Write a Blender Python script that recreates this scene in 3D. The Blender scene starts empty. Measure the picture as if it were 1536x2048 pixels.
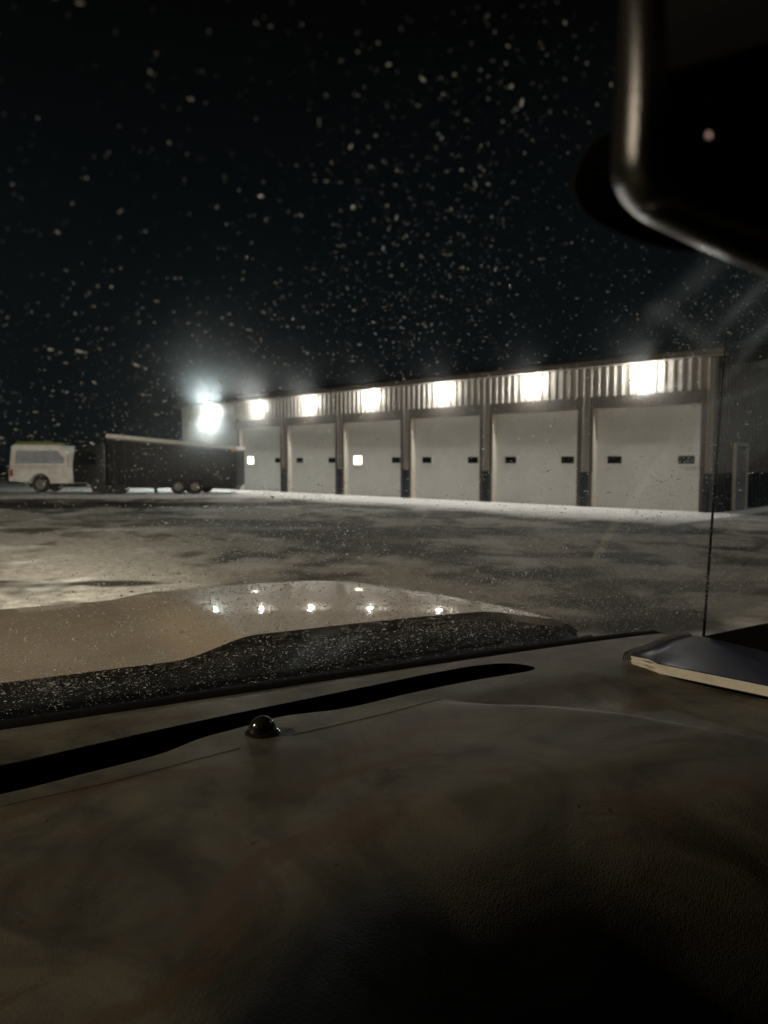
import bpy, bmesh, math, random
import numpy as np
from mathutils import Vector, Matrix
from mathutils.geometry import delaunay_2d_cdt
R = math.radians
random.seed(7); rng = np.random.default_rng(7)
S = bpy.context.scene
C = S.collection

# ------------------------------------------------------------------ camera
F_PX, EYE, PITCH = 1480.0, 1.65, math.atan(102 / 1480)
cd = bpy.data.cameras.new('camera'); cam = bpy.data.objects.new('camera', cd); C.objects.link(cam)
cam.location = (0, 0, EYE); cam.rotation_euler = (math.pi / 2 - PITCH, 0, 0)
cd.sensor_fit = 'VERTICAL'; cd.sensor_height = 36.0; cd.lens = F_PX / 2048 * 36
cd.clip_start = 0.02; cd.clip_end = 600
cd.dof.use_dof = True; cd.dof.focus_distance = 1.05; cd.dof.aperture_fstop = 6.6
S.camera = cam
S.render.engine = 'CYCLES'
S.cycles.use_denoising = True
S.cycles.max_bounces = 8; S.cycles.transparent_max_bounces = 16
S.cycles.sample_clamp_indirect = 8.0; S.cycles.sample_clamp_direct = 0
S.cycles.caustics_reflective = False; S.cycles.caustics_refractive = False
S.view_settings.view_transform = 'Standard'; S.view_settings.look = 'None'
S.view_settings.exposure = 0.0; S.view_settings.gamma = 1.0

# ------------------------------------------------------------------ night sky
w = bpy.data.worlds.new('World'); S.world = w; w.use_nodes = True
nt = w.node_tree; bg = nt.nodes['Background']
tc = nt.nodes.new('ShaderNodeTexCoord'); sp = nt.nodes.new('ShaderNodeSeparateXYZ'); rp = nt.nodes.new('ShaderNodeValToRGB')
nt.links.new(tc.outputs['Generated'], sp.inputs[0]); nt.links.new(sp.outputs['Z'], rp.inputs[0]); nt.links.new(rp.outputs[0], bg.inputs[0])
rp.color_ramp.elements[0].position = 0.0; rp.color_ramp.elements[0].color = (0.0038, 0.0058, 0.0064, 1)
rp.color_ramp.elements[1].position = 0.5; rp.color_ramp.elements[1].color = (0.0006, 0.0006, 0.0007, 1)
e = rp.color_ramp.elements.new(0.22); e.color = (0.0021, 0.0036, 0.0042, 1)
bg.inputs[1].default_value = 1.0

# ------------------------------------------------------------------ yard lighting outside the frame
def light(name, kind, loc, power, col, size=0.2, target=None, **kw):
    ld = bpy.data.lights.new(name, kind); ld.energy = power; ld.color = col
    if kind in ('POINT', 'SPOT'): ld.shadow_soft_size = size
    for k, v in kw.items(): setattr(ld, k, v)
    o = bpy.data.objects.new(name, ld); C.objects.link(o); o.location = loc
    if target is not None:
        o.rotation_euler = (Vector(target) - Vector(loc)).to_track_quat('-Z', 'Y').to_euler()
    return o
light('yard_light_warm', 'POINT', (-10.5, 0.3, 7.2), 3700, (1.0, 0.82, 0.60), 0.25)
light('yard_light_cool', 'POINT', (26.0, 25.0, 22.0), 2600, (0.96, 0.98, 1.0), 0.25)

# ------------------------------------------------------------------ helpers
def tag(o, label=None, cat=None, group=None, kind=None):
    if label: o['label'] = label
    if cat: o['category'] = cat
    if group: o['group'] = group
    if kind: o['kind'] = kind
    return o
def empty(name, loc, rz=0):
    o = bpy.data.objects.new(name, None); C.objects.link(o); o.location = loc; o.rotation_euler = (0, 0, rz)
    o.empty_display_size = 0.2
    return o
def link(name, me, mat, parent=None, smooth=None):
    o = bpy.data.objects.new(name, me); C.objects.link(o)
    if mat is not None and not me.materials: me.materials.append(mat)
    if parent is not None: o.parent = parent
    if smooth is not None:
        for p in me.polygons: p.use_smooth = True
        if smooth < 180:
            bm = bmesh.new(); bm.from_mesh(me)
            for ed in bm.edges:
                if len(ed.link_faces) == 2 and ed.calc_face_angle(0) > R(smooth): ed.smooth = False
            bm.to_mesh(me); bm.free()
    return o
class MB:
    def __init__(s): s.v = []; s.f = []
    def add(s, vs, fs):
        n = len(s.v); s.v += [tuple(v) for v in vs]; s.f += [tuple(i + n for i in f) for f in fs]; return s
    def box(s, x0, x1, y0, y1, z0, z1, M=None):
        vs = [(x, y, z) for z in (z0, z1) for y in (y0, y1) for x in (x0, x1)]
        if M is not None: vs = [M @ Vector(v) for v in vs]
        return s.add(vs, [(0, 2, 3, 1), (4, 5, 7, 6), (0, 1, 5, 4), (2, 6, 7, 3), (0, 4, 6, 2), (1, 3, 7, 5)])
    def prism(s, poly, a0, a1, axis='y'):
        # polygon in the plane normal to axis, extruded a0..a1
        def P(p, a): return {'y': (p[0], a, p[1]), 'x': (a, p[0], p[1]), 'z': (p[0], p[1], a)}[axis]
        n = len(poly); vs = [P(p, a0) for p in poly] + [P(p, a1) for p in poly]
        return s.add(vs, [tuple(range(n)), tuple(range(2 * n - 1, n - 1, -1))] + [(i, n + i, n + (i + 1) % n, (i + 1) % n) for i in range(n)])
    def tube(s, pts, r, n=8, cap=True):
        pts = [Vector(p) for p in pts]; rr = r if isinstance(r, (list, tuple)) else [r] * len(pts)
        vs = []; fs = []
        for i, p in enumerate(pts):
            t = (pts[min(i + 1, len(pts) - 1)] - pts[max(i - 1, 0)]).normalized()
            a = t.orthogonal().normalized() if i == 0 else (a - t * a.dot(t)).normalized()
            b = t.cross(a)
            for k in range(n):
                q = 2 * math.pi * k / n; vs.append(p + (a * math.cos(q) + b * math.sin(q)) * rr[i])
        for i in range(len(pts) - 1):
            for k in range(n): fs.append((i * n + k, i * n + (k + 1) % n, (i + 1) * n + (k + 1) % n, (i + 1) * n + k))
        if cap: fs += [tuple(range(n - 1, -1, -1)), tuple((len(pts) - 1) * n + k for k in range(n))]
        return s.add(vs, fs)
    def lathe(s, prof, c, axis='z', n=28):
        vs = []; fs = []
        for (r, h) in prof:
            for k in range(n):
                q = 2 * math.pi * k / n; a, b = r * math.cos(q), r * math.sin(q)
                vs.append({'z': (c[0] + a, c[1] + b, c[2] + h), 'y': (c[0] + a, c[1] + h, c[2] + b), 'x': (c[0] + h, c[1] + a, c[2] + b)}[axis])
        m = len(prof)
        for i in range(m - 1):
            for k in range(n): fs.append((i * n + k, i * n + (k + 1) % n, (i + 1) * n + (k + 1) % n, (i + 1) * n + k))
        fs += [tuple(range(n - 1, -1, -1)), tuple((m - 1) * n + k for k in range(n))]
        return s.add(vs, fs)
    def mesh(s, name, bevel=0, seg=2):
        me = bpy.data.meshes.new(name); me.from_pydata(s.v, [], s.f)
        bm = bmesh.new(); bm.from_mesh(me); bmesh.ops.recalc_face_normals(bm, faces=bm.faces)
        if bevel:
            es = [ed for ed in bm.edges if len(ed.link_faces) == 2 and ed.calc_face_angle(0) > R(25)]
            bmesh.ops.bevel(bm, geom=es, offset=bevel, segments=seg, affect='EDGES', profile=0.6)
        bm.to_mesh(me); bm.free(); return me
    def build(s, name, mat, parent=None, bevel=0, smooth=None, seg=2):
        return link(name, s.mesh(name, bevel, seg), mat, parent, smooth if smooth is not None else (35 if bevel else None))

def newmat(name):
    m = bpy.data.materials.new(name); m.use_nodes = True
    return m, m.node_tree, m.node_tree.nodes['Principled BSDF']
def N(nt, t, **kw):
    n = nt.nodes.new(t)
    for k, v in kw.items():
        if k.startswith('i_'): n.inputs[k[2:].replace('_', ' ')].default_value = v
        else: setattr(n, k, v)
    return n
def mixc(nt, fac, a, b):
    m = nt.nodes.new('ShaderNodeMix'); m.data_type = 'RGBA'
    for sck, v in ((0, fac), (6, a), (7, b)):
        if isinstance(v, bpy.types.NodeSocket): nt.links.new(v, m.inputs[sck])
        else: m.inputs[sck].default_value = v if sck == 0 else (*v, 1)
    return m.outputs[2]
def ramp(nt, sock, stops):
    r = nt.nodes.new('ShaderNodeValToRGB'); nt.links.new(sock, r.inputs[0])
    while len(r.color_ramp.elements) > 1: r.color_ramp.elements.remove(r.color_ramp.elements[-1])
    for i, (p, v) in enumerate(stops):
        el = r.color_ramp.elements[0] if i == 0 else r.color_ramp.elements.new(p)
        el.position = p; el.color = (v, v, v, 1) if not isinstance(v, tuple) else (*v, 1)
    return r.outputs[0]
def noise(nt, scale, detail=4, rough=0.6, coord='Object', stretch=(1, 1, 1), dist=0):
    tcn = nt.nodes.new('ShaderNodeTexCoord'); mp = nt.nodes.new('ShaderNodeMapping'); mp.inputs['Scale'].default_value = stretch
    nt.links.new(tcn.outputs[coord], mp.inputs[0])
    n = nt.nodes.new('ShaderNodeTexNoise'); n.inputs['Scale'].default_value = scale; n.inputs['Detail'].default_value = detail
    n.inputs['Roughness'].default_value = rough; n.inputs['Distortion'].default_value = dist
    nt.links.new(mp.outputs[0], n.inputs[0]); return n.outputs[0]
def bump(nt, p, sock, strength, dist):
    b = nt.nodes.new('ShaderNodeBump'); b.inputs['Strength'].default_value = strength; b.inputs['Distance'].default_value = dist
    nt.links.new(sock, b.inputs['Height']); nt.links.new(b.outputs[0], p.inputs['Normal']); return b
def simple(name, col, rough=0.5, metal=0, var=0.25, scale=3, coat=0, spec=0.5, col2=None, bmp=None):
    m, nt, p = newmat(name)
    c2 = col2 or tuple(c * (1 - var) for c in col)
    f = ramp(nt, noise(nt, scale, 6), [(0.35, 0.0), (0.68, 1.0)])
    nt.links.new(mixc(nt, f, col, c2), p.inputs['Base Color'])
    p.inputs['Roughness'].default_value = rough; p.inputs['Metallic'].default_value = metal
    p.inputs['Coat Weight'].default_value = coat; p.inputs['Coat Roughness'].default_value = 0.04
    p.inputs['Specular IOR Level'].default_value = spec
    if bmp: bump(nt, p, noise(nt, bmp[0], 3), bmp[1], bmp[2])
    return m
def emis(name, col, strength):
    m, nt, p = newmat(name); p.inputs['Base Color'].default_value = (0.8, 0.8, 0.8, 1)
    p.inputs['Emission Color'].default_value = (*col, 1); p.inputs['Emission Strength'].default_value = strength
    return m

M = {}
M['cladding'] = simple('beige_cladding', (0.33, 0.31, 0.28), 0.42, 0, 0.15, 1.5)
M['wainscot'] = simple('navy_wainscot', (0.018, 0.026, 0.042), 0.45, 0, 0.3, 2)
M['trim'] = simple('brown_trim', (0.085, 0.075, 0.065), 0.5, 0, 0.2, 2)
M['reveal'] = simple('pale_reveal', (0.66, 0.62, 0.55), 0.5, 0, 0.1, 2)
M['gdoor'] = simple('garage_door_paint', (0.66, 0.66, 0.64), 0.45, 0, 0.10, 1.2, bmp=(160, 0.15, 0.002))
M['soffit'] = simple('soffit_metal', (0.20, 0.18, 0.155), 0.45, 0, 0.2, 2)
M['roof'] = simple('roof_metal', (0.05, 0.05, 0.05), 0.5)
M['black_glass'] = simple('dark_pane', (0.008, 0.010, 0.009), 0.08)
M['lit_pane'] = emis('lit_pane', (1.0, 0.93, 0.72), 5.0)
M['lamp_body'] = simple('lamp_housing', (0.05, 0.045, 0.04), 0.5)
M['lens'] = emis('lamp_lens', (1.0, 0.95, 0.88), 920.0)
M['lens_cool'] = emis('lamp_lens_cool', (0.90, 1.0, 0.97), 2500.0)
M['rubber'] = simple('tyre_rubber', (0.02, 0.02, 0.02), 0.8, 0, 0.3, 8)
M['rim'] = simple('wheel_rim', (0.22, 0.21, 0.19), 0.45, 0.5)
M['white_paint'] = simple('white_truck_paint', (0.62, 0.61, 0.59), 0.3, 0, 0.2, 2, 0.5, col2=(0.44, 0.40, 0.35))
M['tint'] = simple('tinted_glass', (0.27, 0.29, 0.32), 0.2)
M['red_lens'] = simple('tail_lens', (0.22, 0.015, 0.012), 0.3)
M['amber'] = simple('amber_lens', (0.8, 0.28, 0.08), 0.3)
M['trailer'] = simple('black_trailer_skin', (0.010, 0.011, 0.012), 0.45, 0, 0.3, 3)
M['rail'] = simple('pale_rail', (0.62, 0.60, 0.56), 0.5)
M['rail_brown'] = simple('brown_rail', (0.13, 0.085, 0.06), 0.6)
M['tarp'] = simple('lime_cover', (0.13, 0.16, 0.03), 0.6)
M['dark_paint'] = simple('dark_truck_paint', (0.009, 0.009, 0.010), 0.4)
M['plastic'] = simple('black_plastic', (0.012, 0.013, 0.014), 0.5, 0, 0.3, 12, bmp=(420, 0.4, 0.001))
M['frit'] = simple('black_frit', (0.004, 0.004, 0.004), 0.85, spec=0.1)
M['cavity'] = simple('vent_cavity', (0.002, 0.002, 0.002), 0.9, spec=0.05)
M['headliner'] = simple('headliner', (0.09, 0.085, 0.08), 0.95)
M['gloss_black'] = simple('gloss_black', (0.012, 0.012, 0.008), 0.14, 0, 0.1, 30, 0.4)
M['rim_grey'] = simple('mirror_rim', (0.010, 0.0088, 0.007), 0.27, 0, 0.2, 60, spec=0.5, bmp=(900, 0.35, 0.0006))
M['wire'] = simple('black_wire', (0.03, 0.03, 0.032), 0.25, 0.3)
M['mandoor'] = simple('pale_door', (0.36, 0.37, 0.38), 0.5, 0, 0.3, 2)

# mirror glass
m, nt, p = newmat('mirror_glass'); p.inputs['Base Color'].default_value = (0.10, 0.10, 0.10, 1); p.inputs['Metallic'].default_value = 1; p.inputs['Roughness'].default_value = 0.03
M['mirror'] = m

# ------------------------------------------------------------------ ground
def fbm(x, y, f0, octs=5, seed=0, gain=0.55):
    out = np.zeros_like(x); amp = 1; tot = 0; r = np.random.default_rng(seed)
    for o in range(octs):
        tab = r.random((256, 256)); f = f0 * 2 ** o
        xs = x * f + 31.7 * o; ys = y * f + 11.3 * o
        xi = np.floor(xs).astype(int); yi = np.floor(ys).astype(int); u = xs - xi; v = ys - yi
        u = u * u * (3 - 2 * u); v = v * v * (3 - 2 * v)
        g = lambda a, b: tab[a % 256, b % 256]
        out += amp * ((g(xi, yi) * (1 - u) + g(xi + 1, yi) * u) * (1 - v) + (g(xi, yi + 1) * (1 - u) + g(xi + 1, yi + 1) * u) * v)
        tot += amp; amp *= gain
    return out / tot
def sstep(a, b, x):
    t = np.clip((x - a) / (b - a), 0, 1); return t * t * (3 - 2 * t)
def grid_mesh(name, P, attrs=None):
    ny, nx = P.shape[:2]
    idx = np.arange(nx * ny).reshape(ny, nx)
    f = np.stack([idx[:-1, :-1], idx[:-1, 1:], idx[1:, 1:], idx[1:, :-1]], -1).reshape(-1, 4)
    me = bpy.data.meshes.new(name)
    me.vertices.add(nx * ny); me.vertices.foreach_set('co', P.reshape(-1).astype(np.float32))
    me.loops.add(f.size); me.loops.foreach_set('vertex_index', f.reshape(-1).astype(np.int32))
    me.polygons.add(len(f)); me.polygons.foreach_set('loop_start', np.arange(0, f.size, 4, dtype=np.int32))
    me.polygons.foreach_set('use_smooth', np.ones(len(f), bool))
    me.update(calc_edges=True)
    for k, a in (attrs or {}).items():
        at = me.attributes.new(k, 'FLOAT', 'POINT'); at.data.foreach_set('value', a.reshape(-1).astype(np.float32))
    return me

# building frame: origin at the near corner, +x along the wall (away to the left), +y outward
WALLD, S0 = 24.3, 9.3
q2 = 2 ** 0.5
B0 = (WALLD / q2 - S0 / q2, WALLD / q2 + S0 / q2)

gx = np.concatenate([np.linspace(-160, -30, 24)[:-1], np.arange(-30, 26, 0.11), np.linspace(26, 160, 24)])
gy = np.concatenate([np.linspace(-40, 3, 16)[:-1], np.arange(3, 18, 0.07), np.arange(18, 52, 0.14), np.linspace(52, 220, 24)])
X, Y = np.meshgrid(gx, gy)
dwall = WALLD - (X + Y) / q2                       # distance in front of the wall
swall = (Y - X) / q2
warp = (fbm(X, Y, 0.5, 4, 3) - 0.5)
base = fbm(X, Y * 0.7, 0.36, 6, 5)                # packed snow against wet asphalt
snow = 0.25 + 0.75 * sstep(0.36, 0.60, base + 0.08)
fine = fbm(X, Y * 0.8, 1.6, 4, 9)
snow = snow * (0.75 + 0.5 * fine)
def blob(cx, cy, rx, ry, s=1.0, rot=0.0, k=0.9):
    c, sn = math.cos(rot), math.sin(rot)
    dx, dy = X - cx, Y - cy
    a = (dx * c + dy * sn) / rx; b = (-dx * sn + dy * c) / ry
    d = np.sqrt(a * a + b * b) + (fbm(X, Y, 0.9, 5, int(abs(cx * 7 + cy * 13)) + 1) - 0.5) * k * 1.6
    return s * (1 - sstep(0.65, 1.1, d))
wet = np.zeros_like(X)
for a in [(-4.6, 20.0, 4.2, 1.7, 0.75), (-1.2, 17.2, 2.7, 1.2, 0.9), (1.4, 18.0, 2.9, 1.3, 0.8), (-3.7, 10.0, 0.75, 0.33, 0.95), (-5.3, 10.15, 0.5, 0.2, 0.8),
          (3.4, 13.0, 1.7, 0.45, 0.7), (3.9, 9.8, 1.7, 0.8, 0.6), (2.6, 8.8, 1.2, 0.7, 0.6), (5.2, 9.3, 0.8, 0.4, 0.7), (5.5, 17.6, 3.4, 0.8, 0.65),
          (1.8, 10.6, 1.0, 0.6, 0.5), (6.4, 12.0, 1.5, 0.4, 0.45), (-9.5, 28.2, 9.5, 2.3, 0.9, 0.05), (-17, 28.5, 7, 2.0, 0.8), (-7.5, 21.5, 2.2, 1.0, 0.5), (4.7, 7.6, 0.8, 0.4, 0.6)]:
    wet = np.maximum(wet, blob(*a))
# tyre tracks curving in towards the bays
for off in (-0.85, 0.85, 2.3, 4.0):
    for a0, b0 in ((1.5, 0.028), (4.4, 0.02)):
        cx = a0 + off - b0 * (Y - 30) ** 2 * 0.9 - (Y - 17) * 0.35
        t = np.exp(-((X - cx) / 0.16) ** 2) * sstep(13, 16, Y) * (1 - sstep(21, 24, Y))
        snow = np.where(t > 0.05, snow * (1 - 0.5 * t) + 0.30 * t * (1 - wet), snow); wet = np.maximum(wet * (1 - 0.55 * t), 0)
wet = np.maximum(wet, 0.35 * np.exp(-((X - (-1.0 - 0.02 * (Y - 16) ** 2)) / 0.2) ** 2) * sstep(9, 12, Y) * (1 - sstep(24, 26, Y)))
fresh = 1 - sstep(3.6, 6.0, dwall + warp * 2.2 + fine * 0.6)
edge_l = 31.6 + 0.09 * (X + 20) * 0.5 + warp * 1.2
fresh_l = sstep(0, 0.5, Y - edge_l - 0.4) * (1 - sstep(-6, -4, X))
fresh = np.maximum(fresh * sstep(-0.4, 0.3, 60 - swall), fresh_l)
fresh = np.where(swall < S0 - 1.0, fresh * 0.25, fresh)
streak = fbm(X * 0.9 + 0.3 * Y, Y * 0.55 - 0.15 * X, 0.8, 5, 61)
streak2 = fbm(X, Y * 0.8, 2.2, 4, 62)
snow = snow * (0.22 + 1.35 * sstep(0.38, 0.60, streak * 0.65 + streak2 * 0.35))
bright = sstep(0.60, 0.72, fbm(X, Y * 0.8, 0.9, 5, 63)) * (1 - wet)
snow = np.clip(snow * (1 - wet), 0, 1.15)
fresh = np.maximum(fresh, 0.45 * bright)
Z = 0.012 * (fbm(X, Y, 1.3, 5, 21) - 0.5) * np.clip(snow + fresh, 0, 1) + fresh * 0.02 * (dwall > 0.2)
Z += 0.10 * fresh_l * (fbm(X * 0.5, Y, 0.9, 4, 33)) * (Y < 36) * (Y > 31)
Z = Z - 0.02
gm, nt, p = newmat('snowy_asphalt')
at1 = N(nt, 'ShaderNodeAttribute', attribute_name='snow'); at2 = N(nt, 'ShaderNodeAttribute', attribute_name='fresh')
n1 = noise(nt, 6, 8, 0.7); n2 = noise(nt, 55, 4, 0.7)
asp = mixc(nt, ramp(nt, n2, [(0.3, 0.0), (0.7, 1.0)]), (0.012, 0.012, 0.011), (0.035, 0.033, 0.028))
ice = mixc(nt, ramp(nt, n1, [(0.32, 0.0), (0.66, 1.0)]), (0.24, 0.225, 0.195), (0.56, 0.53, 0.47))
c1 = mixc(nt, at1.outputs['Fac'], asp, ice)
c2 = mixc(nt, at2.outputs['Fac'], c1, (0.88, 0.87, 0.85))
nt.links.new(c2, p.inputs['Base Color'])
ro = ramp(nt, at1.outputs['Fac'], [(0.0, 0.62), (0.45, 0.75)])
nt.links.new(ro, p.inputs['Roughness']); p.inputs['Specular IOR Level'].default_value = 0.04
bump(nt, p, n1, 0.5, 0.05)
g = link('ground', grid_mesh('ground', np.stack([X, Y, Z], -1), {'snow': snow, 'fresh': np.clip(fresh, 0, 1)}), gm)
tag(g, kind='structure')

# ------------------------------------------------------------------ building
bd = empty('garage_building', (B0[0], B0[1], 0), R(135))
tag(bd, 'long beige metal garage with a row of six overhead doors and navy lower band', 'building')
EAVE, LEN, DEEP = 5.0, 33.1, 16.0
DX0, PITCHD, DW, DH = 0.47, 4.475, 3.85, 3.52      # first door offset, bay pitch, opening width and height
def ribbed(x0, x1, z0, z1, y0=0.0, pitch=0.30, h=0.035, axis='x', sgn=1):
    prof = []; k0 = math.floor(x0 / pitch); x = k0 * pitch
    pts = []
    while x < x1 + pitch:
        pts += [(x, 0), (x + pitch * 0.62, 0), (x + pitch * 0.70, h), (x + pitch * 0.92, h)]; x += pitch
    pts = [q for q in pts if x0 < q[0] < x1]
    pts = [(x0, 0)] + pts + [(x1, 0)]
    vs = []; fs = []
    for a, b in pts:
        for z in (z0, z1):
            vs.append((a, y0 + b, z) if axis == 'x' else (y0 + sgn * b, a, z))
    for i in range(len(pts) - 1): fs.append((2 * i, 2 * i + 2, 2 * i + 3, 2 * i + 1))
    return vs, fs
wl = MB()
HB = DH + 0.40                                        # top of header band
wl.add(*ribbed(0, LEN, HB, EAVE, 0.0))
for i in range(-1, 7):
    a = DX0 + i * PITCHD + DW if i >= 0 else -9; b = DX0 + (i + 1) * PITCHD
    a = max(a + 0.12, 0.0) if i >= 0 else 0.0; b = min(b - 0.12, LEN) if i < 5 else LEN
    if i == 6: continue
    wl.add(*ribbed(a, b, 1.25, HB, 0.0))
# end wall with gable and far/back walls
wl.add(*ribbed(-DEEP, 0.0, 1.25, EAVE, 0.0, axis='y', sgn=-1))
wl.add([(0, 0, EAVE), (0, -DEEP, EAVE), (0, -DEEP / 2, EAVE + DEEP / 2 * 0.17)], [(0, 1, 2)])
wl.add([(LEN, 0, 0), (LEN, -DEEP, 0), (LEN, -DEEP, EAVE), (LEN, -DEEP / 2, EAVE + DEEP / 2 * 0.17), (LEN, 0, EAVE)], [(0, 1, 2, 3, 4)])
wl.add([(0, -DEEP, 0), (LEN, -DEEP, 0), (LEN, -DEEP, EAVE), (0, -DEEP, EAVE)], [(0, 1, 2, 3)])
wl.build('wall', M['cladding'], bd)
wn = MB()
for i in range(-1, 6):
    a = DX0 + i * PITCHD + DW if i >= 0 else 0; b = DX0 + (i + 1) * PITCHD
    if i == 5: b = LEN
    wn = MB().add(*ribbed(a if i < 0 else a + 0.04, b - 0.04 if i < 5 else b, -0.1, 1.25, 0.012)); wn.build('wainscot', M['wainscot'], bd)
wn = MB().add(*ribbed(-DEEP, 0.0, -0.1, 1.25, -0.012, axis='y', sgn=-1)); wn.build('wainscot', M['wainscot'], bd)
cap = MB().box(-0.05, 0.06, -0.05, 0.07, -0.1, EAVE)
cap.build('corner_trim', M['trim'], bd)
rf = MB()
OV = 0.42
rf.prism([(OV, EAVE + 0.02), (OV, EAVE + 0.20), (-DEEP / 2, EAVE + DEEP / 2 * 0.17 + 0.24), (-DEEP - OV, EAVE + 0.20), (-DEEP - OV, EAVE + 0.02), (-DEEP / 2, EAVE + DEEP / 2 * 0.17 + 0.06)], -0.35, LEN + 0.35, 'x')
rf.build('roof', M['roof'], bd)
MB().box(-0.35, LEN + 0.35, 0.045, OV - 0.003, EAVE - 0.02, EAVE + 0.03).build('soffit', M['soffit'], bd)
MB().box(-0.35, LEN + 0.35, OV, OV + 0.03, EAVE - 0.03, EAVE + 0.16).build('fascia', M['soffit'], bd)
INS = 0.25
for i in range(6):
    x0 = DX0 + i * PITCHD; x1 = x0 + DW
    t = MB()
    t.box(x0 - 0.13, x1 + 0.13, 0.002, 0.05, DH, HB + 0.02)             # header band
    t.box(x0 - 0.13, x0, 0.002, 0.05, -0.05, DH - 0.002); t.box(x1, x1 + 0.13, 0.002, 0.05, 1.25, DH - 0.002)
    t.box(x1 + 0.02, x1 + 0.13, 0.003, 0.052, -0.05, 1.248)
    t.build('door_trim', M['trim'], bd)
    d = empty('overhead_door', (x0, 0, 0)); d.parent = bd
    pn = MB()
    ns = 6; hh = DH / ns
    for k in range(ns):
        pn.box(0.0, DW, -INS - 0.05, -INS, k * hh + (0.008 if k else -0.1), (k + 1) * hh - 0.008)
        if k: pn.box(0.0, DW, -INS - 0.05, -INS - 0.014, k * hh - 0.008, k * hh + 0.008)
    pn.build('door_panel', M['gdoor'], d)
    rv = MB(); rv.box(DW - 0.004, DW + 0.02, -INS - 0.05, 0.004, -0.1, DH); rv.box(-0.02, 0.004, -INS - 0.05, 0.004, -0.1, DH); rv.box(0.004, DW - 0.004, -INS - 0.05, 0.004, DH - 0.02, DH + 0.02)
    rv.build('jamb', M['reveal'], d)
    for side, cx in (('r', 0.55), ('l', DW - 0.72)):
        lit = side == 'l' and i in (3, 5)
        cz = 1.69; ww, wh = 0.28, (0.20 if lit else 0.135)  # lit panes drawn taller to stand in for bloom
        fr = MB()
        for (a, b, c_, d_) in ((cx - ww - .06, cx + ww + .06, cz + wh, cz + wh + .05), (cx - ww - .06, cx + ww + .06, cz - wh - .05, cz - wh), (cx - ww - .06, cx - ww, cz - wh, cz + wh), (cx + ww, cx + ww + .06, cz - wh, cz + wh)):
            fr.box(a, b, -INS + 0.001, -INS + 0.03, c_, d_)
        w_ = fr.build('window', M['gdoor'], d)
        pane = MB().box(cx - ww, cx + ww, -INS + 0.001, -INS + 0.012, cz - wh, cz + wh)
        pane.build('pane', M['lit_pane'] if lit else M['black_glass'], w_)
        if lit: w_['label'] = 'brightly lit door window'
# man door in the end wall
md = empty('man_door', (0, -2.0, 0)); md.parent = bd; md['label'] = 'pale side door in the end wall'
MB().box(-0.10, -0.045, -0.5, 0.5, 0.0, 2.15).build('door_leaf', M['mandoor'], md, 0.006)
f_ = MB(); f_.box(-0.14, -0.03, -0.58, -0.5, 0, 2.25); f_.box(-0.14, -0.03, 0.5, 0.58, 0, 2.25); f_.box(-0.14, -0.03, -0.5, 0.5, 2.15, 2.25)
f_.build('door_frame', M['reveal'], md)
MB().lathe([(0.03, -0.06), (0.035, -0.03), (0.02, 0)], (-0.10, 0.40, 1.0), 'x', 12).build('handle', M['rim'], md)

# wall lamps: each a thing of its own under the eave
def wall_lamp(i, xb, label, cool=False):
    ang = R(135); ux, uy = math.cos(ang), math.sin(ang)
    wx = B0[0] + xb * ux - 0.036 * uy; wy = B0[1] + xb * uy + 0.036 * ux
    o = empty('wall_lamp', (wx, wy, 4.66), ang); tag(o, label, 'wall lamp', 'wall lamps above the overhead doors')
    hs = MB().prism([(0, 0.02), (0, 0.07), (0.16, 0.125), (0.16, 0.095)], -0.022, 0.022, 'x')
    hs.prism([(0.155, 0.085), (0.155, 0.14), (0.29, 0.135), (0.32, 0.11), (0.31, 0.085)], -0.10, 0.10, 'x')
    hs.box(-0.06, 0.06, 0.0, 0.02, -0.02, 0.11); MB().box(-0.15, 0.15, 0.06, 0.07, -0.17, 0.085).build('added_shade', M['reveal'], o); hs.build('housing', M['lamp_body'], o, 0.006)  # pale plate added behind the lens to keep its light off the wall
    # domed glass lens facing forward and down
    prof = [(0.105, 0.0)] + [(0.105 * math.cos(t), 0.105 * math.sin(t)) for t in np.linspace(0.15, 1.5, 7)]
    lm = MB().lathe(prof, (0, 0, 0), 'z', 20); rot = Matrix.Rotation(R(-126), 4, 'X')
    lm.v = [tuple(rot @ Vector(v) + Vector((0, 0.21, -0.01))) for v in lm.v]
    lm.build('lens', M['lens_cool' if cool else 'lens'], o, 0, 60)
    return o
LBL = ['glowing wall lamp above the nearest overhead door, at the right end of the row', 'glowing wall lamp above the second overhead door from the right',
       'glowing wall lamp above the third overhead door from the right', 'glowing wall lamp above the door with a lit window in mid row',
       'glowing wall lamp above the second overhead door from the left', 'glowing wall lamp above the farthest overhead door, next to the brightest lamp',
       'brightest, cool white wall lamp with a halo above the dark trailer']
for i in range(6): wall_lamp(i, DX0 + DW / 2 + i * PITCHD, LBL[i])
wall_lamp(6, 29.6, LBL[6], True)

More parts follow.
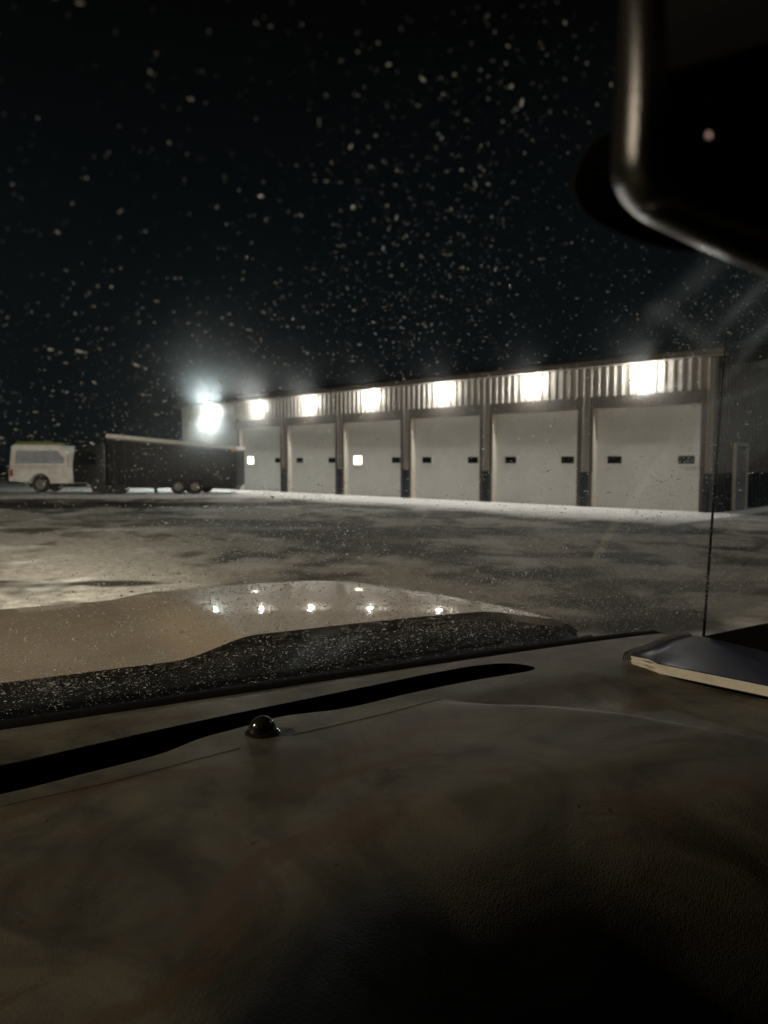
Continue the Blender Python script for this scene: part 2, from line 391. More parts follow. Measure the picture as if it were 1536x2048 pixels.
# ------------------------------------------------------------------ vehicles by the far end
def wheel(parent, x, y, z, r, wd, side=-1, rimr=0.58, rm='rim'):
    t = MB().lathe([(r * 0.55, -wd / 2), (r * 0.93, -wd / 2), (r, -wd * 0.36), (r, wd * 0.36), (r * 0.93, wd / 2), (r * 0.55, wd / 2)], (x, y, z), 'y', 26)
    o = t.build('wheel', M['rubber'], parent, 0, 40)
    MB().lathe([(r * rimr, -0.02), (r * rimr * 0.86, -0.035), (r * rimr * 0.7, 0.01), (r * 0.22, 0.0), (r * 0.18, -0.05), (0.01, -0.055)], (x, y + side * (wd / 2 - 0.01), z), 'y', 22).build('rim', M[rm], o, 0, 30)
    return o
def arch(xc, r, n=10): return [(xc + r * math.cos(math.pi * k / n), max(0.62 + 0, 0) * 0 + 0.47 + r * math.sin(math.pi * k / n)) for k in range(n, -1, -1)]
pk = empty('pickup_truck', (-19.35, 38.2, 0), 0)
tag(pk, 'white pickup with a tall white canopy parked behind the snow strip at far left', 'pickup truck')
WB0, WB1 = 1.60, 5.05
side = [(0.0, 0.62), (0.02, 1.28), (0.10, 1.36), (2.95, 1.36), (3.02, 1.36), (4.35, 1.36), (5.75, 1.22), (5.85, 0.62)]
side += [(WB1 + 0.52, 0.5)] + arch(WB1, 0.52)[::-1] + [(WB1 - 0.52, 0.5), (WB0 + 0.54, 0.5)] + arch(WB0, 0.54)[::-1] + [(WB0 - 0.54, 0.55)]
MB().prism(side, 0, 1.95, 'y').build('body', M['white_paint'], pk, 0.02)
MB().prism([(0.02, 1.365), (0.14, 2.42), (0.30, 2.50), (2.62, 2.48), (2.80, 2.40), (3.02, 2.08), (3.02, 1.365)], 0.05, 1.90, 'y').build('canopy', M['white_paint'], pk, 0.04)
MB().prism([(0.32, 1.52), (0.40, 2.18), (2.52, 2.18), (2.84, 1.80), (2.84, 1.52)], 0.028, 0.049, 'y').build('canopy_window', M['tint'], pk)
MB().prism([(3.06, 1.365), (3.10, 2.06), (3.25, 2.14), (3.9, 2.14), (4.45, 1.365)], 0.04, 1.91, 'y').build('cab', M['white_paint'], pk, 0.03)
MB().prism([(3.30, 1.45), (3.34, 1.98), (3.85, 1.98), (4.2, 1.45)], 0.02, 0.038, 'y').build('side_window', M['tint'], pk)
MB().box(0.9, 5.7, 0.32, 1.6, 0.3, 1.0).build('underbody', M['dark_paint'], pk)
MB().box(0.06, 0.22, -0.015, 0.05, 0.86, 1.22).build('tail_light', M['red_lens'], pk)
MB().box(-0.12, 0.04, 0.05, 1.9, 0.5, 0.68).build('rear_bumper', M['dark_paint'], pk, 0.02)
for xx in (WB0, WB1):
    wheel(pk, xx, 0.16, 0.45, 0.43, 0.27); wheel(pk, xx, 1.79, 0.45, 0.43, 0.27, 1)
mm = MB(); mm.box(3.95, 4.05, -0.22, 0.03, 1.45, 1.75); mm.build('side_mirror', M['white_paint'], pk, 0.02)
gd = MB().prism([(0.0, 2.51), (0.05, 2.64), (1.3, 2.655), (2.2, 2.58), (2.25, 2.505)], 0.25, 1.0, 'y')
go = gd.build('roof_cover', M['tarp'], None, 0.02); go.location = (-19.10, 38.2, 0.0)
tag(go, 'lime green cover lying along the roof of the white canopy', 'cover')

tr = empty('cargo_trailer', (-13.75, 36.9, 0), 0)
tag(tr, 'long dark trailer with a pale sloping top rail in front of the far bay', 'trailer')
TL = 6.4
MB().prism([(0, 0.42), (0, 2.72), (TL, 2.10), (TL, 0.42)], 0, 2.2, 'y').build('box_body', M['trailer'], tr, 0.01)
MB().prism([(-0.05, 2.82), (0.0, 3.0), (TL + 0.04, 2.38), (TL + 0.04, 2.20)], -0.08, 2.28, 'y').build('top_rail', M['rail'], tr, 0.01)
MB().prism([(-0.02, 2.725), (-0.02, 2.815), (TL + 0.02, 2.195), (TL + 0.02, 2.105)], -0.03, 2.23, 'y').build('lower_rail', M['rail_brown'], tr)
rb = MB()
for k in range(12): rb.box(0.3 + k * 0.53, 0.36 + k * 0.53, -0.03, 0.0, 0.45, 2.66 - 0.094 * (0.3 + k * 0.53))
rb.build('side_ribs', M['trailer'], tr)
MB().box(TL - 0.22, TL - 0.02, -0.075, -0.03, 2.12, 2.24).build('marker_light', M['amber'], tr)
MB().box(0.1, TL - 0.1, 0.25, 1.95, 0.30, 0.415).build('chassis', M['dark_paint'], tr)
MB().prism([(2.85, 0.80), (3.05, 0.96), (4.85, 0.96), (5.05, 0.80), (5.05, 0.72), (2.85, 0.72)], -0.20, -0.034, 'y').build('mudguard', M['dark_paint'], tr)
for xx in (3.52, 4.36):
    wheel(tr, xx, -0.02, 0.38, 0.38, 0.24); wheel(tr, xx, 2.2, 0.38, 0.38, 0.24, 1)
lg = MB(); lg.box(2.28, 2.42, 0.02, 0.14, 0.02, 0.5); lg.box(2.16, 2.54, -0.05, 0.22, -0.02, 0.05); lg.box(2.18, 2.50, 0.0, 0.18, 0.30, 0.42); lg.build('landing_leg', M['dark_paint'], tr)
ct = empty('truck_cab', (-15.55, 37.0, 0), 0)
tag(ct, 'dark flat-nosed truck cab between the white pickup and the dark trailer', 'truck')
MB().prism([(0.0, 0.55), (-0.02, 1.4), (0.12, 2.35), (0.3, 2.5), (1.5, 2.5), (1.62, 2.4), (1.62, 0.55)], 0.05, 2.15, 'y').build('cab_body', M['dark_paint'], ct, 0.04)
MB().prism([(0.25, 1.45), (0.33, 2.1), (1.2, 2.1), (1.2, 1.45)], 0.03, 0.049, 'y').build('side_window', M['black_glass'], ct)
MB().box(0.6, 3.0, 0.6, 1.6, 0.42, 0.54).build('frame', M['dark_paint'], ct)
wheel(ct, 1.25, 0.18, 0.40, 0.40, 0.27, rm='rubber'); wheel(ct, 2.35, 0.18, 0.40, 0.40, 0.27, rm='rubber')

# ------------------------------------------------------------------ the truck we sit in
YAW, CX = R(28), -0.33
def w2l(P):                                           # world -> truck local
    c, s_ = math.cos(YAW), math.sin(YAW); return Vector((P[0] * c + P[1] * s_ + CX, -P[0] * s_ + P[1] * c, P[2]))
org = (-(CX * math.cos(YAW)), -(CX * math.sin(YAW)), 0)
tk = empty('own_truck', org, YAW)
tag(tk, 'truck seen from its cab: pale hood, brown dashboard, speckled windshield and black mirror', 'truck')

# hood
def hood_z(x, y):
    t = np.clip((y - 1.45) / 1.15, 0, 2)
    z = 1.250 - 0.060 * t ** 1.6 - 0.55 * np.clip(y - 2.52, 0, 1) ** 2 * 2.2
    dome = sstep(-0.02, 0.16, x) * (1 - 0.55 * t.clip(0, 1)) * 0.036 * (1 - sstep(0.72, 0.93, x) * 0.35)
    dome = np.where(x < -0.25, 0, dome)
    ax = np.abs(x)
    z = z + dome - 0.018 * (ax / 0.93) ** 4 - 0.9 * np.clip(ax - (0.895 - 0.05 * t), 0, 1) ** 1.5 * 2
    z += 0.010 * np.exp(-((y - 1.50) / 0.05) ** 2) * 0
    return z
hx = np.linspace(-0.97, 0.955, 150); hy = np.linspace(1.485, 2.86, 110)
HX, HY = np.meshgrid(hx, hy)
HYs = HY - 0.10 * sstep(0.72, 0.96, HX) * (1 - sstep(1.485, 1.9, HY)) - 0.25 * (np.abs(HX) / 0.95) ** 3 * sstep(1.9, 2.86, HY)
HZ = hood_z(HX, HYs)
hmat, nt, p = newmat('hood_paint')
nt.links.new(mixc(nt, ramp(nt, noise(nt, 3, 6), [(0.3, 0.0), (0.7, 1.0)]), (0.66, 0.56, 0.45), (0.48, 0.40, 0.31)), p.inputs['Base Color'])
p.inputs['Roughness'].default_value = 0.42; p.inputs['Metallic'].default_value = 0.1; p.inputs['Coat Weight'].default_value = 0.8; p.inputs['Coat IOR'].default_value = 1.28; p.inputs['Specular IOR Level'].default_value = 0.2
rr_ = ramp(nt, noise(nt, 7, 5), [(0.35, 0.015), (0.7, 0.06)]); nt.links.new(rr_, p.inputs['Coat Roughness'])
bump(nt, p, noise(nt, 900, 2), 0.06, 0.001)
ho = link('hood', grid_mesh('hood', np.stack([HX, HYs, HZ], -1)), hmat, tk)
# rolled rear lip, fenders and nose
lip = MB(); ys = HYs[0]
lip.add([(hx[i], ys[i], HZ[0, i]) for i in range(150)] + [(hx[i], ys[i] + 0.012, HZ[0, i] - 0.05) for i in range(150)], [(i, i + 1, 151 + i, 150 + i) for i in range(149)])
lip.build('hood_lip', hmat, tk, 0, 180)
fd = MB()
for s_ in (-1, 1):
    fd.prism([(0.95, 0.6), (0.95, 1.08), (1.2, 1.13), (2.4, 1.04), (2.72, 0.9), (2.74, 0.6)], s_ * 0.90, s_ * 1.0, 'x')
fd.build('fender', hmat, tk, 0.02)
MB().box(-0.9, 0.9, 2.74, 2.82, 0.55, 1.0).build('grille', M['plastic'], tk, 0.02)
# cowl
cx_ = np.linspace(-0.98, 1.0, 80); rows = []
def yb(x): return 1.225 - 0.030 * (np.abs(x) / 0.93) ** 4
for (t, dz) in ((0, -0.012), (0.12, -0.022), (0.3, -0.048), (0.55, -0.055), (0.78, -0.030), (0.93, -0.012), (1.03, -0.03)):
    yy = yb(cx_) * (1 - t) + (np.interp(cx_, hx, ys) + 0.0) * t
    zz = (1.245 * (1 - t) + (np.interp(cx_, hx, HZ[0]) - 0.004) * t) + dz
    rows.append(np.stack([cx_, yy + 0.012, zz], -1))
link('cowl', grid_mesh('cowl', np.array(rows)), M['plastic'], tk)
# wiper lying in the cowl
wp = empty('wiper', (0, 0, 0)); wp.parent = tk
MB().tube([(-0.42, 1.34, 1.235), (-0.1, 1.315, 1.243), (0.25, 1.30, 1.250), (0.33, 1.285, 1.256)], [0.011, 0.009, 0.006, 0.005], 8).build('wiper_arm', M['wire'], wp, 0, 50)
MB().tube([(-0.12, 1.268, 1.262), (0.2, 1.262, 1.266), (0.62, 1.255, 1.266)], 0.006, 6).build('wiper_blade', M['rubber'], wp)

# windshield
def glass_pt(x, h):                                   # x at base, h rise above base
    k = 1 - 0.26 * h; xx = x * k
    bow = 0.030 * (np.abs(x) / 0.93) ** 4 + 0.05 * (x / 0.95) ** 2 * (h / 0.6)
    return np.stack([xx, 1.228 - bow - h * 1.58 - 0.25 * h * h * 0.4, 1.258 + h], -1)
HT = 0.60
gxs = np.linspace(-1.16, 1.16, 490); ghs = np.linspace(0, HT, 240)
GX, GH = np.meshgrid(gxs, ghs)
GP = glass_pt(GX, GH)
# dirt amounts: hand smears, wiper streaks, plus a painted reflection and lamp halo
film_glare = 0.10 + 0.35 * fbm(GX * 3, GH * 5, 2.0, 5, 41)
film_glare *= 0.5 + 0.5 * (1 - GH / HT)
def smear_sheen(x0, h0, x1, h1, w_, s_):
    d = np.array([x1 - x0, h1 - h0]); L = np.hypot(*d); d /= L
    a = (GX - x0) * d[0] + (GH - h0) * d[1]; b = -(GX - x0) * d[1] + (GH - h0) * d[0]
    tex = 0.35 + 0.9 * fbm(a * 6, b * 90, 1.0, 4, int(abs(x0 * 100) + h0 * 377) + 3)
    return s_ * np.exp(-(b / w_) ** 2) * sstep(-0.02, 0.02, a) * (1 - sstep(L - 0.02, L + 0.02, a)) * tex
def pix(px, py):                                      # where a view ray meets the glass, as (x, h)
    u = (px - 768) / F_PX; v = (1024 - py) / F_PX
    d = Vector((u, math.cos(PITCH) + v * math.sin(PITCH), -math.sin(PITCH) + v * math.cos(PITCH)))
    d = Vector((d.x * math.cos(YAW) + d.y * math.sin(YAW), -d.x * math.sin(YAW) + d.y * math.cos(YAW), d.z))
    lo = 0.1; hi = 3.0
    for _ in range(40):
        t = (lo + hi) / 2; P = Vector((CX, 0, EYE)) + d * t; h = P.z - 1.258
        xb_ = P.x / (1 - 0.26 * h); yg = float(glass_pt(np.float64(xb_), np.float64(h))[1])
        if P.y < yg: lo = t
        else: hi = t
    return xb_, h
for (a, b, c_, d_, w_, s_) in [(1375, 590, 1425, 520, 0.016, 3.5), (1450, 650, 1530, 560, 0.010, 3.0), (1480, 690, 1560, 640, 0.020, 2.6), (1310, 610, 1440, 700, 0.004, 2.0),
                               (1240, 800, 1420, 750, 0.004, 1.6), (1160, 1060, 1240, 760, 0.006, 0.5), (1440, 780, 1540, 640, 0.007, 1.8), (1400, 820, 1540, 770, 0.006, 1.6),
                               (590, 1335, 650, 1260, 0.025, 2.2), (650, 1320, 720, 1265, 0.020, 2.0), (350, 690, 450, 750, 0.02, 1.4), (1480, 760, 1540, 900, 0.05, 1.2)]:  # the pair over the cowl paints a bluish reflection on the glass
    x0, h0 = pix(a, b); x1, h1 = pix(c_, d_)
    film_glare += smear_sheen(x0, h0, x1, h1, w_, s_ * 1.8)
for (a, b, rr, s_) in [(414, 822, 0.050, 4.5), (405, 775, 0.06, 1.5), (415, 835, 0.016, 2.5), (1500, 850, 0.08, 1.5), (1480, 620, 0.05, 1.5)]:  # first three blobs are added round the brightest lamp to paint its halo
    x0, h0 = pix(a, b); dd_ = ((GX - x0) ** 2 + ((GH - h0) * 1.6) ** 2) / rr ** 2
    film_glare += s_ * np.exp(-dd_) * (0.4 + 1.2 * fbm(GX * 40, GH * 40, 1.0, 4, 91))
glm = bpy.data.materials.new('windshield_glass'); glm.use_nodes = True; nt = glm.node_tree
for n in list(nt.nodes): nt.nodes.remove(n)
out = nt.nodes.new('ShaderNodeOutputMaterial')
tr_ = N(nt, 'ShaderNodeBsdfTransparent'); tr_.inputs[0].default_value = (0.96, 0.98, 0.97, 1)
gl = N(nt, 'ShaderNodeBsdfGlossy'); gl.inputs['Roughness'].default_value = 0.02
fr = N(nt, 'ShaderNodeFresnel'); fr.inputs['IOR'].default_value = 1.25
m1 = N(nt, 'ShaderNodeMixShader'); nt.links.new(fr.outputs[0], m1.inputs[0]); nt.links.new(tr_.outputs[0], m1.inputs[1]); nt.links.new(gl.outputs[0], m1.inputs[2])
# thin forward-scattering dirt, also carrying the painted halo and reflection
rf_ = N(nt, 'ShaderNodeBsdfRefraction'); rf_.inputs['IOR'].default_value = 1.025; rf_.inputs['Roughness'].default_value = 0.75; rf_.inputs[0].default_value = (0.9, 0.97, 1.0, 1)
rf2 = N(nt, 'ShaderNodeBsdfRefraction'); rf2.inputs['IOR'].default_value = 0.975; rf2.inputs['Roughness'].default_value = 0.75; rf2.inputs[0].default_value = (0.9, 0.97, 1.0, 1)
rfm = N(nt, 'ShaderNodeMixShader'); rfm.inputs[0].default_value = 0.5; nt.links.new(rf_.outputs[0], rfm.inputs[1]); nt.links.new(rf2.outputs[0], rfm.inputs[2])
tl = N(nt, 'ShaderNodeBsdfTranslucent'); tl.inputs[0].default_value = (0.55, 0.72, 0.85, 1)
ad = N(nt, 'ShaderNodeMixShader'); ad.inputs[0].default_value = 0.45; nt.links.new(rfm.outputs[0], ad.inputs[1]); nt.links.new(tl.outputs[0], ad.inputs[2])
atn = N(nt, 'ShaderNodeAttribute', attribute_name='film_glare')
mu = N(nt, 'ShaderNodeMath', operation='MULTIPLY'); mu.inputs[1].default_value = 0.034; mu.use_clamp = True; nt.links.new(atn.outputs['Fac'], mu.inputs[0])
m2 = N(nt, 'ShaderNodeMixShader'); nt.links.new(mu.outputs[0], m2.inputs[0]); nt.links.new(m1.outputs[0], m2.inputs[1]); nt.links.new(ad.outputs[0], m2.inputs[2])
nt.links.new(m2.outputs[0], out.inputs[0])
ws = link('windshield', grid_mesh('windshield', GP, {'film_glare': np.clip(film_glare, 0, 11)}), glm, tk)
# black printed border along the glass base
fx = np.linspace(-0.97, 0.97, 60)
fr_rows = [np.stack([fx, yb(fx) + 0.004 - 0.008, np.full_like(fx, 1.252)], -1)]
for (dy, z) in ((0.0, 1.262), (-0.025, 1.273), (-0.055, 1.268), (-0.075, 1.235)):
    fr_rows.append(np.stack([fx, yb(fx) - 0.006 + dy, np.full_like(fx, z)], -1))
link('glass_border', grid_mesh('glass_border', np.array(fr_rows)), M['frit'], tk)

# droplets and flecks on the outside of the glass
dm = bpy.data.materials.new('ice_droplet'); dm.use_nodes = True; nt = dm.node_tree
for n in list(nt.nodes): nt.nodes.remove(n)
out = nt.nodes.new('ShaderNodeOutputMaterial')
tl = N(nt, 'ShaderNodeBsdfTranslucent'); tl.inputs[0].default_value = (0.98, 0.98, 0.96, 1)
gl = N(nt, 'ShaderNodeBsdfGlossy'); gl.inputs['Roughness'].default_value = 0.25
rf_ = N(nt, 'ShaderNodeBsdfRefraction'); rf_.inputs['IOR'].default_value = 1.33; rf_.inputs['Roughness'].default_value = 0.38
tp = N(nt, 'ShaderNodeBsdfTransparent')
mA = N(nt, 'ShaderNodeMixShader'); mA.inputs[0].default_value = 0.45; nt.links.new(tl.outputs[0], mA.inputs[1]); nt.links.new(rf_.outputs[0], mA.inputs[2])
mB = N(nt, 'ShaderNodeMixShader'); mB.inputs[0].default_value = 0.12; nt.links.new(mA.outputs[0], mB.inputs[1]); nt.links.new(gl.outputs[0], mB.inputs[2])
atn = N(nt, 'ShaderNodeAttribute', attribute_name='ice')
mC = N(nt, 'ShaderNodeMixShader'); nt.links.new(atn.outputs['Fac'], mC.inputs[0]); nt.links.new(tp.outputs[0], mC.inputs[1]); nt.links.new(mB.outputs[0], mC.inputs[2])
nt.links.new(mC.outputs[0], out.inputs[0])
def ico():
    bm = bmesh.new(); bmesh.ops.create_icosphere(bm, subdivisions=1, radius=1.0)
    v = np.array([q.co[:] for q in bm.verts]); f = np.array([[q.index for q in fc.verts] for fc in bm.faces]); bm.free(); return v, f
IV, IF = ico()
def drops(name, P, Nn, rad, stretch, ice, parent, label, cat):
    n = len(P); nv = len(IV)
    a = rng.random(n) * np.pi * 2
    ref = np.tile([[1.0, 0, 0]], (n, 1)); T = ref - Nn * (ref * Nn).sum(1, keepdims=True); T /= np.linalg.norm(T, axis=1, keepdims=True)
    Bt = np.cross(Nn, T)
    ang = stretch[1]
    T2 = T * np.cos(ang)[:, None] + Bt * np.sin(ang)[:, None]; B2 = np.cross(Nn, T2)
    jit = 1 + (rng.random((n, nv)) - 0.5) * 1.0
    V = (IV[None, :, 0, None] * T2[:, None] * stretch[0][:, None, None] + IV[None, :, 1, None] * B2[:, None] + IV[None, :, 2, None] * Nn[:, None] * 0.55) * (rad[:, None] * jit)[..., None]
    V = V + (P + Nn * rad[:, None] * 0.45)[:, None]
    F = IF[None] + (np.arange(n) * nv)[:, None, None]
    me = bpy.data.meshes.new(name); me.vertices.add(n * nv); me.vertices.foreach_set('co', V.reshape(-1).astype(np.float32))
    F = F.reshape(-1, 3); me.loops.add(F.size); me.loops.foreach_set('vertex_index', F.reshape(-1).astype(np.int32))
    me.polygons.add(len(F)); me.polygons.foreach_set('loop_start', np.arange(0, F.size, 3, dtype=np.int32)); me.polygons.foreach_set('use_smooth', np.ones(len(F), bool))
    me.update(calc_edges=True)
    at = me.attributes.new('ice', 'FLOAT', 'POINT'); at.data.foreach_set('value', np.repeat(ice, nv).astype(np.float32))
    o = link(name, me, dm, parent); tag(o, label, cat, kind='stuff'); return o
def glass_normal(x, h):
    e_ = 1e-3; a = glass_pt(x + e_, h) - glass_pt(x - e_, h); b = glass_pt(x, h + e_) - glass_pt(x, h - e_)
    n = np.cross(a, b); n /= np.linalg.norm(n, axis=-1, keepdims=True)
    return np.where(n[..., 2:3] < 0, -n, n)
nd = 290000
x_ = rng.uniform(-1.07, 1.07, nd); h_ = rng.uniform(0.004, HT - 0.01, nd)
dens = (0.22 + 0.55 * sstep(0.42, 0.72, fbm(x_ * 3, h_ * 3, 2.3, 5, 77))) * (0.40 + 0.60 * sstep(0.50, 0.15, h_)) + 0.15 * (1 - h_ / HT)
for (a, b, rr, s_) in [(500, 1080, 0.09, 0.9), (560, 1120, 0.10, 0.6), (900, 1080, 0.07, 0.4), (1440, 900, 0.10, 0.8), (1400, 700, 0.12, 0.5), (900, 600, 0.09, 0.4), (420, 790, 0.05, 0.8), (1480, 620, 0.06, 0.5), (760, 620, 0.08, 0.3), (200, 1370, 0.15, 0.5), (900, 1290, 0.25, 0.5)]:
    xc, hc = pix(a, b); dens += s_ * np.exp(-(((x_ - xc) ** 2 + (h_ - hc) ** 2 * 2.5) / rr ** 2))
dens *= 0.22 + 0.78 * sstep(0.02, 0.12, h_)
keep = rng.random(nd) < dens * 0.92
x_, h_ = x_[keep], h_[keep]; n = len(x_)
rad = np.exp(rng.normal(math.log(0.00041), 0.52, n)).clip(0.00014, 0.0015) * (1.1 - 0.75 * h_ / HT)
st = np.where(rng.random(n) < 0.28, rng.uniform(1.5, 4.0, n), rng.uniform(0.85, 1.3, n)); an = rng.normal(0.45, 0.5, n)
ice = (rng.random(n) ** 1.8 * 0.95 + 0.05) * (1 - 0.25 * sstep(0.3, 0.55, h_))
P = glass_pt(x_, h_); Nn = glass_normal(x_, h_)
c_, s__ = math.cos(YAW), math.sin(YAW)
do = drops('frozen_droplets', P, Nn, rad, (st, an), ice, None, 'tiny frozen droplets and flecks scattered over the outside of the windshield', 'droplets')
do.location = org; do.rotation_euler = (0, 0, YAW)
sub = rng.random(n) < 0.07
gm2 = dm.copy(); gm2.name = 'clear_drop'
for nd_ in gm2.node_tree.nodes:
    if nd_.type == 'BSDF_REFRACTION': nd_.inputs['Roughness'].default_value = 0.24
    if nd_.type == 'BSDF_GLOSSY': nd_.inputs['Roughness'].default_value = 0.12
base_dm = dm; dm = gm2
cdp = drops('clear_drops', P[sub] + Nn[sub] * 0.0006 + rng.normal(0, 0.004, (int(sub.sum()), 1)) * np.array([[1.0, 0, 0]]), Nn[sub], rad[sub] * 1.25 + 0.00015, (st[sub], an[sub]), np.full(int(sub.sum()), 1.0), None, 'clearer wet drops between the frozen flecks on the windshield', 'droplets')
cdp.location = org; cdp.rotation_euler = (0, 0, YAW); dm = base_dm
# water beads on the hood
nb = 420
bx_ = rng.normal(0.13, 0.10, nb).clip(-0.3, 0.8); by_ = rng.normal(1.86, 0.16, nb).clip(1.52, 2.4)
sel = rng.random(nb) < 0.4; bx_[sel] = rng.uniform(-0.33, 0.9, sel.sum()); by_[sel] = rng.uniform(1.52, 2.5, sel.sum())
bz_ = hood_z(bx_, by_); NB = np.tile([[0.0, 0.03, 1.0]], (nb, 1)); NB /= np.linalg.norm(NB, axis=1, keepdims=True)
bo = drops('water_beads', np.stack([bx_, by_, bz_], -1), NB, np.exp(rng.normal(math.log(0.0022), 0.35, nb)), (np.ones(nb), np.zeros(nb)), np.full(nb, 0.8), None, 'water beads standing on the pale hood of the truck', 'water beads')
bo.location = org; bo.rotation_euler = (0, 0, YAW)

# dashboard ---------------------------------------------------------
RID = [(0.27, 0.985), (0.35, 0.905), (0.407, 0.855), (0.483, 0.775), (0.579, 0.615), (0.63, 0.45)]
def ridge_x(y):
    ys_ = [q[1] for q in RID][::-1]; xs_ = [q[0] for q in RID][::-1]; return np.interp(y, ys_, xs_)
def dash_z(x, y):
    x = np.asarray(x, float); y = np.asarray(y, float)
    z = np.full_like(x, 1.270)
    z -= 0.30 * np.clip(y - 1.13, 0, 1) ** 1.5
    z += 0.004 * np.sin((x + 0.2) * 3.0) * sstep(0.98, 0.8, y)
    d = x - ridge_x(y)
    fade = sstep(1.0, 0.86, y)
    z += fade * (0.006 * np.exp(-(np.minimum(d - 0.004, 0) / 0.09) ** 2) * (1 - sstep(0.004, 0.02, d)) - 0.016 * sstep(0.0, 0.030, d))
    # rolled edge on our side
    z -= 0.11 * (1 - 0.9 * sstep(0.15, 0.5, x)) * np.clip(0.93 - y, 0, 1) ** 2
    ye = 0.74 - 0.06 * sstep(0.2, 0.6, x) - 0.30 * (1 - sstep(-0.48, 0.06, x))
    t = np.clip(ye - y, 0, 1)
    z -= 12.0 * t ** 3
    # soft dished area left of centre
    z -= 0.006 * np.exp(-(((x + 0.05) / 0.22) ** 2 + ((y - 0.72) / 0.12) ** 2))
    return z
slot = [(-0.9, 1.0), (-0.331, 1.02), (-0.251, 1.036), (-0.067, 1.066), (0.163, 1.090), (0.35, 1.113), (0.45, 1.118), (0.511, 1.108), (0.538, 1.085), (0.550, 1.055), (0.530, 1.040),
        (0.486, 1.040), (0.384, 1.042), (0.257, 1.031), (0.21, 1.022), (0.133, 1.012), (0.072, 1.024), (0.034, 1.026), (-0.03, 1.008), (-0.085, 0.997), (-0.115, 0.980), (-0.15, 0.962), (-0.25, 0.945), (-0.332, 0.929), (-0.9, 0.90)]
def smooth_loop(pts, it=2):
    for _ in range(it):
        o_ = []
        for i in range(len(pts)):
            a, b = Vector(pts[i]), Vector(pts[(i + 1) % len(pts)]); o_ += [tuple(a * 0.75 + b * 0.25), tuple(a * 0.25 + b * 0.75)]
        pts = o_
    return pts
slot = smooth_loop(slot)
def inside(p_, poly):
    c = False; j = len(poly) - 1
    for i in range(len(poly)):
        if (poly[i][1] > p_[1]) != (poly[j][1] > p_[1]) and p_[0] < (poly[j][0] - poly[i][0]) * (p_[1] - poly[i][1]) / (poly[j][1] - poly[i][1]) + poly[i][0]: c = not c
        j = i
    return c
pts = [Vector(q) for q in slot]; ns_ = len(pts)
xs = np.arange(-0.97, 0.98, 0.0125); ysd = np.concatenate([np.arange(0.36, 0.62, 0.007), np.arange(0.62, 1.176, 0.0125)])
for yy in ysd:
    for xx in xs:
        if yy > yb(xx) - 0.045: continue
        if min((Vector((xx, yy)) - q).length for q in pts[:ns_:3]) < 0.02 and min((Vector((xx, yy)) - q).length for q in pts[:ns_]) < 0.005: continue
        pts.append(Vector((xx, yy)))
edges = [(i, (i + 1) % ns_) for i in range(ns_)]
v2, e2, f2, *_ = delaunay_2d_cdt(pts, edges, [], 0, 1e-6)
fk = []
for f in f2:
    c = sum((v2[i] for i in f), Vector((0, 0))) / len(f)
    if inside((c.x, c.y), slot): continue
    if c.y > yb(c.x) - 0.045: continue
    fk.append(tuple(f))
V = np.array([(v.x, v.y) for v in v2]); Zd = dash_z(V[:, 0], V[:, 1])
me = bpy.data.meshes.new('dashboard'); me.from_pydata([(a[0], a[1], float(z)) for a, z in zip(V, Zd)], [], fk)
bm = bmesh.new(); bm.from_mesh(me); bmesh.ops.recalc_face_normals(bm, faces=bm.faces)
if sum(f.normal.z for f in bm.faces) < 0: bmesh.ops.reverse_faces(bm, faces=bm.faces)
bm.to_mesh(me); bm.free()
dsm, nt, p = newmat('dash_leather_grain')
stn = ramp(nt, noise(nt, 5.5, 7, 0.62, dist=1.2), [(0.36, 0.0), (0.50, 0.45), (0.66, 1.0)])
c1 = mixc(nt, stn, (0.102, 0.092, 0.069), (0.034, 0.030, 0.022))
stn2 = ramp(nt, noise(nt, 3.1, 5, 0.6, stretch=(1, 2.4, 1), dist=2.0), [(0.55, 0.0), (0.66, 0.75)])
c2 = mixc(nt, stn2, c1, (0.066, 0.043, 0.026))
sct = ramp(nt, noise(nt, 60, 2, 0.5), [(0.73, 0.0), (0.78, 1.0)])
c3 = mixc(nt, sct, c2, (0.03, 0.025, 0.02))
nt.links.new(c3, p.inputs['Base Color'])
nt.links.new(ramp(nt, noise(nt, 9, 5), [(0.3, 0.44), (0.7, 0.64)]), p.inputs['Roughness']); p.inputs['Specular IOR Level'].default_value = 0.28
tcn = N(nt, 'ShaderNodeTexCoord'); vo = N(nt, 'ShaderNodeTexVoronoi'); vo.inputs['Scale'].default_value = 520; nt.links.new(tcn.outputs['Object'], vo.inputs[0])
nm = N(nt, 'ShaderNodeMath', operation='ADD'); nt.links.new(vo.outputs['Distance'], nm.inputs[0]); nt.links.new(noise(nt, 260, 3), nm.inputs[1])
bump(nt, p, nm.outputs[0], 0.40, 0.0007)
ds = link('dashboard', me, dsm, tk); 
for pp in me.polygons: pp.use_smooth = True
# slot walls and floor: the defroster vent
sw = MB(); k = len(slot)
sw.add([(a, b, float(dash_z(a, b)) - 0.0015) for a, b in slot] + [(a, b, 1.19) for a, b in slot], [(i, (i + 1) % k, k + (i + 1) % k, k + i) for i in range(k)] + [tuple(range(k, 2 * k))])
sv = sw.build('defroster_vent', M['cavity'], tk)
